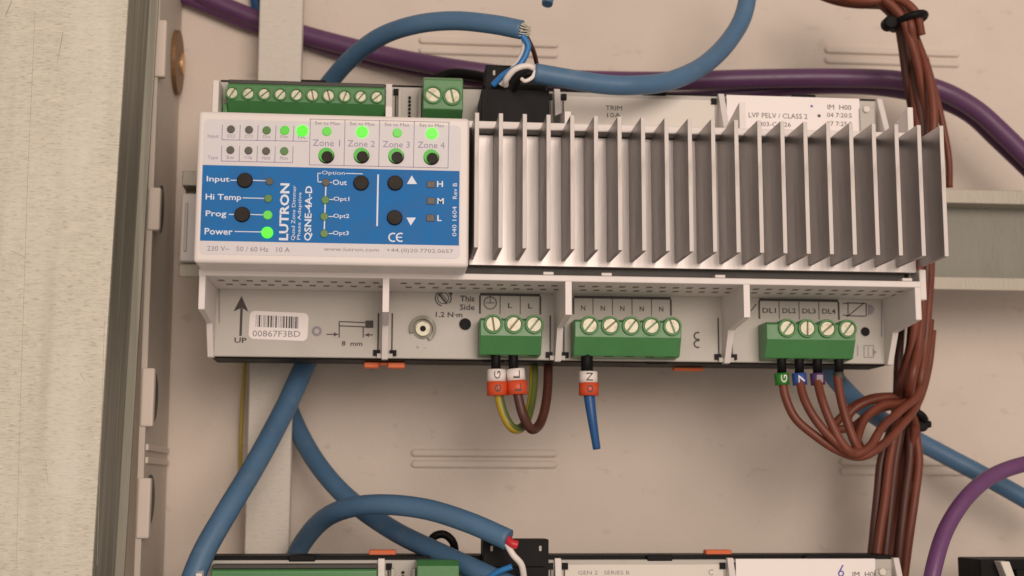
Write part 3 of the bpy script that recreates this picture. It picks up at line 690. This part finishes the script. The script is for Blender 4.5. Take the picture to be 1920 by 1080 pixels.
# cable ties
def tie(c, rx, ry, h, ang, label, knob):
    x, z, _ = P3(*c, h); t = thing('cable_tie', (x, z, h), label, 'cable tie')
    pts_ = []
    for k in range(25):
        a = 2 * math.pi * k / 24; u = rx * math.cos(a); pts_.append((x + u * math.cos(ang), z + u * math.sin(ang), h + ry * math.sin(a)))
    for dz in (0,):
        mb = MB(); mb.tube(pts_, 1.25, 'black', 10, sub=2, cap=False); mb.build('strap', t)
    kx, kz, _ = P3(*knob, h + 2); mb = MB(); mb.cyl(kx, kz, h - 1, h + 4, 2.3, 'black', 18); mb.box(kx, kx + 3.5, kz - .9, kz + 1.4, h, h + 3.4, 'black'); mb.build('tie_head', t, bevel=.6)
tie((1703, 40), 5.2, 7.5, -3, math.radians(14), 'black tie with round head around the brown wires at the top', (1668, 43))
tie((1712, 778), 3.9, 6.0, -20, math.radians(-35), 'black tie holding the brown wires where the loops join the bundle', (1726, 797))

# wires from the lower terminals
def ferrule(t, px, py0, py1, h, r=1.5):
    mb = MB(); mb.tube(pts([(px, py0, h), (px + 1, py1, h)]), r, 'black', 12, sub=2); mb.build('ferrule', t)
def sleeve(t, px, py0, py1, h, m_, txt=None, r=2.9, dx=0, ink='ink'):
    mb = MB(); A = P3(px, py0, h); B = P3(px + dx, py1, h)
    mb.tube([A, B], r, m_, 18, sub=2); o = mb.build('marker_sleeve', t)
    if txt:
        mb = MB(); mb.text(txt, (A[0] + B[0]) / 2, (A[1] + B[1]) / 2, 2.4, 2.0, h + r + .03, ink, True); mb.build('marker_letter', o)
HW = 5
t = cable('terminal_wire', [(930, 700, HW), (936, 745, HW), (946, 780, HW), (962, 803, 4), (980, 800, -2), (993, 770, -8), (1000, 725, -12), (1001, 675, -16), (1000, 620, -22)], 1.45, 'yellow',
          'green-yellow earth wire looping from the left end of the three-way terminal', 'wire', n=14, mats=('yellow', 'olive'))
ferrule(t, 929, 648, 704, HW); sleeve(t, 931, 693, 716, HW, 'wsleeve', 'G'); sleeve(t, 932, 716, 742, HW, 'red', 'e', 3.2)
t = cable('terminal_wire', [(965, 700, HW), (972, 745, HW + 1), (982, 782, HW + 1), (997, 805, 3), (1012, 795, -2), (1022, 765, -6), (1027, 725, -10), (1028, 680, -14), (1028, 620, -22)], 1.5, 'brown2',
          'dark brown live wire looping from the middle of the three-way terminal', 'wire', n=14)
ferrule(t, 962, 648, 704, HW); sleeve(t, 966, 692, 714, HW, 'wsleeve', 'L', dx=2); sleeve(t, 969, 714, 740, HW, 'red', 'L', 3.2, dx=1)
t = cable('terminal_wire', [(1101, 700, HW), (1105, 745, HW), (1111, 790, HW), (1119, 842, HW - 1)], 2.0, 'wire_blue',
          'short blue wire hanging straight down from the five-way terminal', 'wire', n=14, r_end=1.2)
ferrule(t, 1100, 650, 704, HW, 1.9); sleeve(t, 1103, 697, 718, HW, 'wsleeve', 'N'); sleeve(t, 1104, 718, 742, HW, 'red', 'o', 3.1)

for i, (px, mk, txt, ink, lab, path) in enumerate((
    (1465, 'gmark', 'G', 'wsleeve', 'brown wire with a green marker on the four-way terminal',
     [(1466, 705, 6), (1473, 745, 7), (1492, 785, 8), (1530, 818, 9), (1572, 845, 10), (1612, 856, 10), (1650, 838, 8), (1690, 798, 0), (1722, 752, -8), (1740, 690, -12), (1748, 620, -14)]),
    (1498, 'bmark', '7', 'wsleeve', 'brown wire with a blue marker on the four-way terminal',
     [(1498, 705, 6), (1507, 745, 9), (1528, 785, 11), (1560, 822, 12), (1598, 850, 12), (1630, 838, 10), (1655, 800, 6), (1690, 768, 0), (1722, 735, -6), (1738, 660, -12), (1744, 600, -14)]),
    (1532, 'pmark', 'I', 'inkg', 'brown wire with a violet marker on the four-way terminal',
     [(1531, 705, 6), (1540, 745, 10), (1556, 788, 12), (1578, 830, 13), (1600, 848, 12), (1608, 820, 6), (1622, 785, 2), (1655, 760, -2), (1700, 752, -6), (1728, 700, -10), (1738, 620, -14)]),
    (1572, 'darkgap', None, None, 'brown wire with no bright marker at the right end of the four-way terminal',
     [(1570, 705, 6), (1576, 745, 8), (1588, 790, 10), (1604, 832, 11), (1618, 850, 8), (1600, 810, -4), (1590, 782, -8), (1615, 758, -8), (1660, 745, -9), (1700, 740, -10), (1722, 690, -13), (1732, 620, -15)]))):
    t = cable('terminal_wire', path, 1.4, 'brown', lab, 'wire', 'brown wires looping from the four-way terminal', n=12)
    ferrule(t, px, 648, 704, 5, 1.5)
    if txt: sleeve(t, px, 700, 722, 6, mk, txt, 2.3, dx=2, ink=ink)
    else: sleeve(t, px, 698, 716, 6, mk, None, 1.7, dx=2)
# extra crossing loops behind
for k, L_ in enumerate(([(1560, 800, -6), (1585, 775, -8), (1612, 755, -10), (1650, 744, -11), (1695, 750, -12), (1715, 800, -16), (1700, 880, -22)],
                        [(1566, 806, -3), (1600, 800, -4), (1632, 775, -6), (1672, 762, -8), (1708, 775, -12), (1720, 830, -20), (1712, 900, -24)])):
    cable1('brown_wire', L_, 1.35, 'brown', ('brown wire forming the topmost arc of the loops beside the bundle', 'brown wire forming the second arc of the loops beside the bundle')[k], 'wire', n=12)

# small leftovers
cable1('black_loop', [(800, 1075, -20), (801, 1035, -16), (812, 1008, -14), (832, 1002, -14), (849, 1016, -14), (853, 1040, -16), (852, 1075, -20)], 1.3, 'black', 'small black wire loop above the top edge of the lower controller', 'wire', n=12)
cable1('earth_wire', [(462, 640, -58), (457, 720, -58), (452, 800, -58), (450, 900, -60)], .6, 'yellow', 'thin yellow-green wire along the left edge of the strut', 'wire', n=8)
cable1('black_wire', [(812, 150, -30), (850, 138, -28), (905, 145, -22), (930, 160, -18)], 1.8, 'black', 'black wire behind the two-way terminal and the black plug', 'wire', n=12)
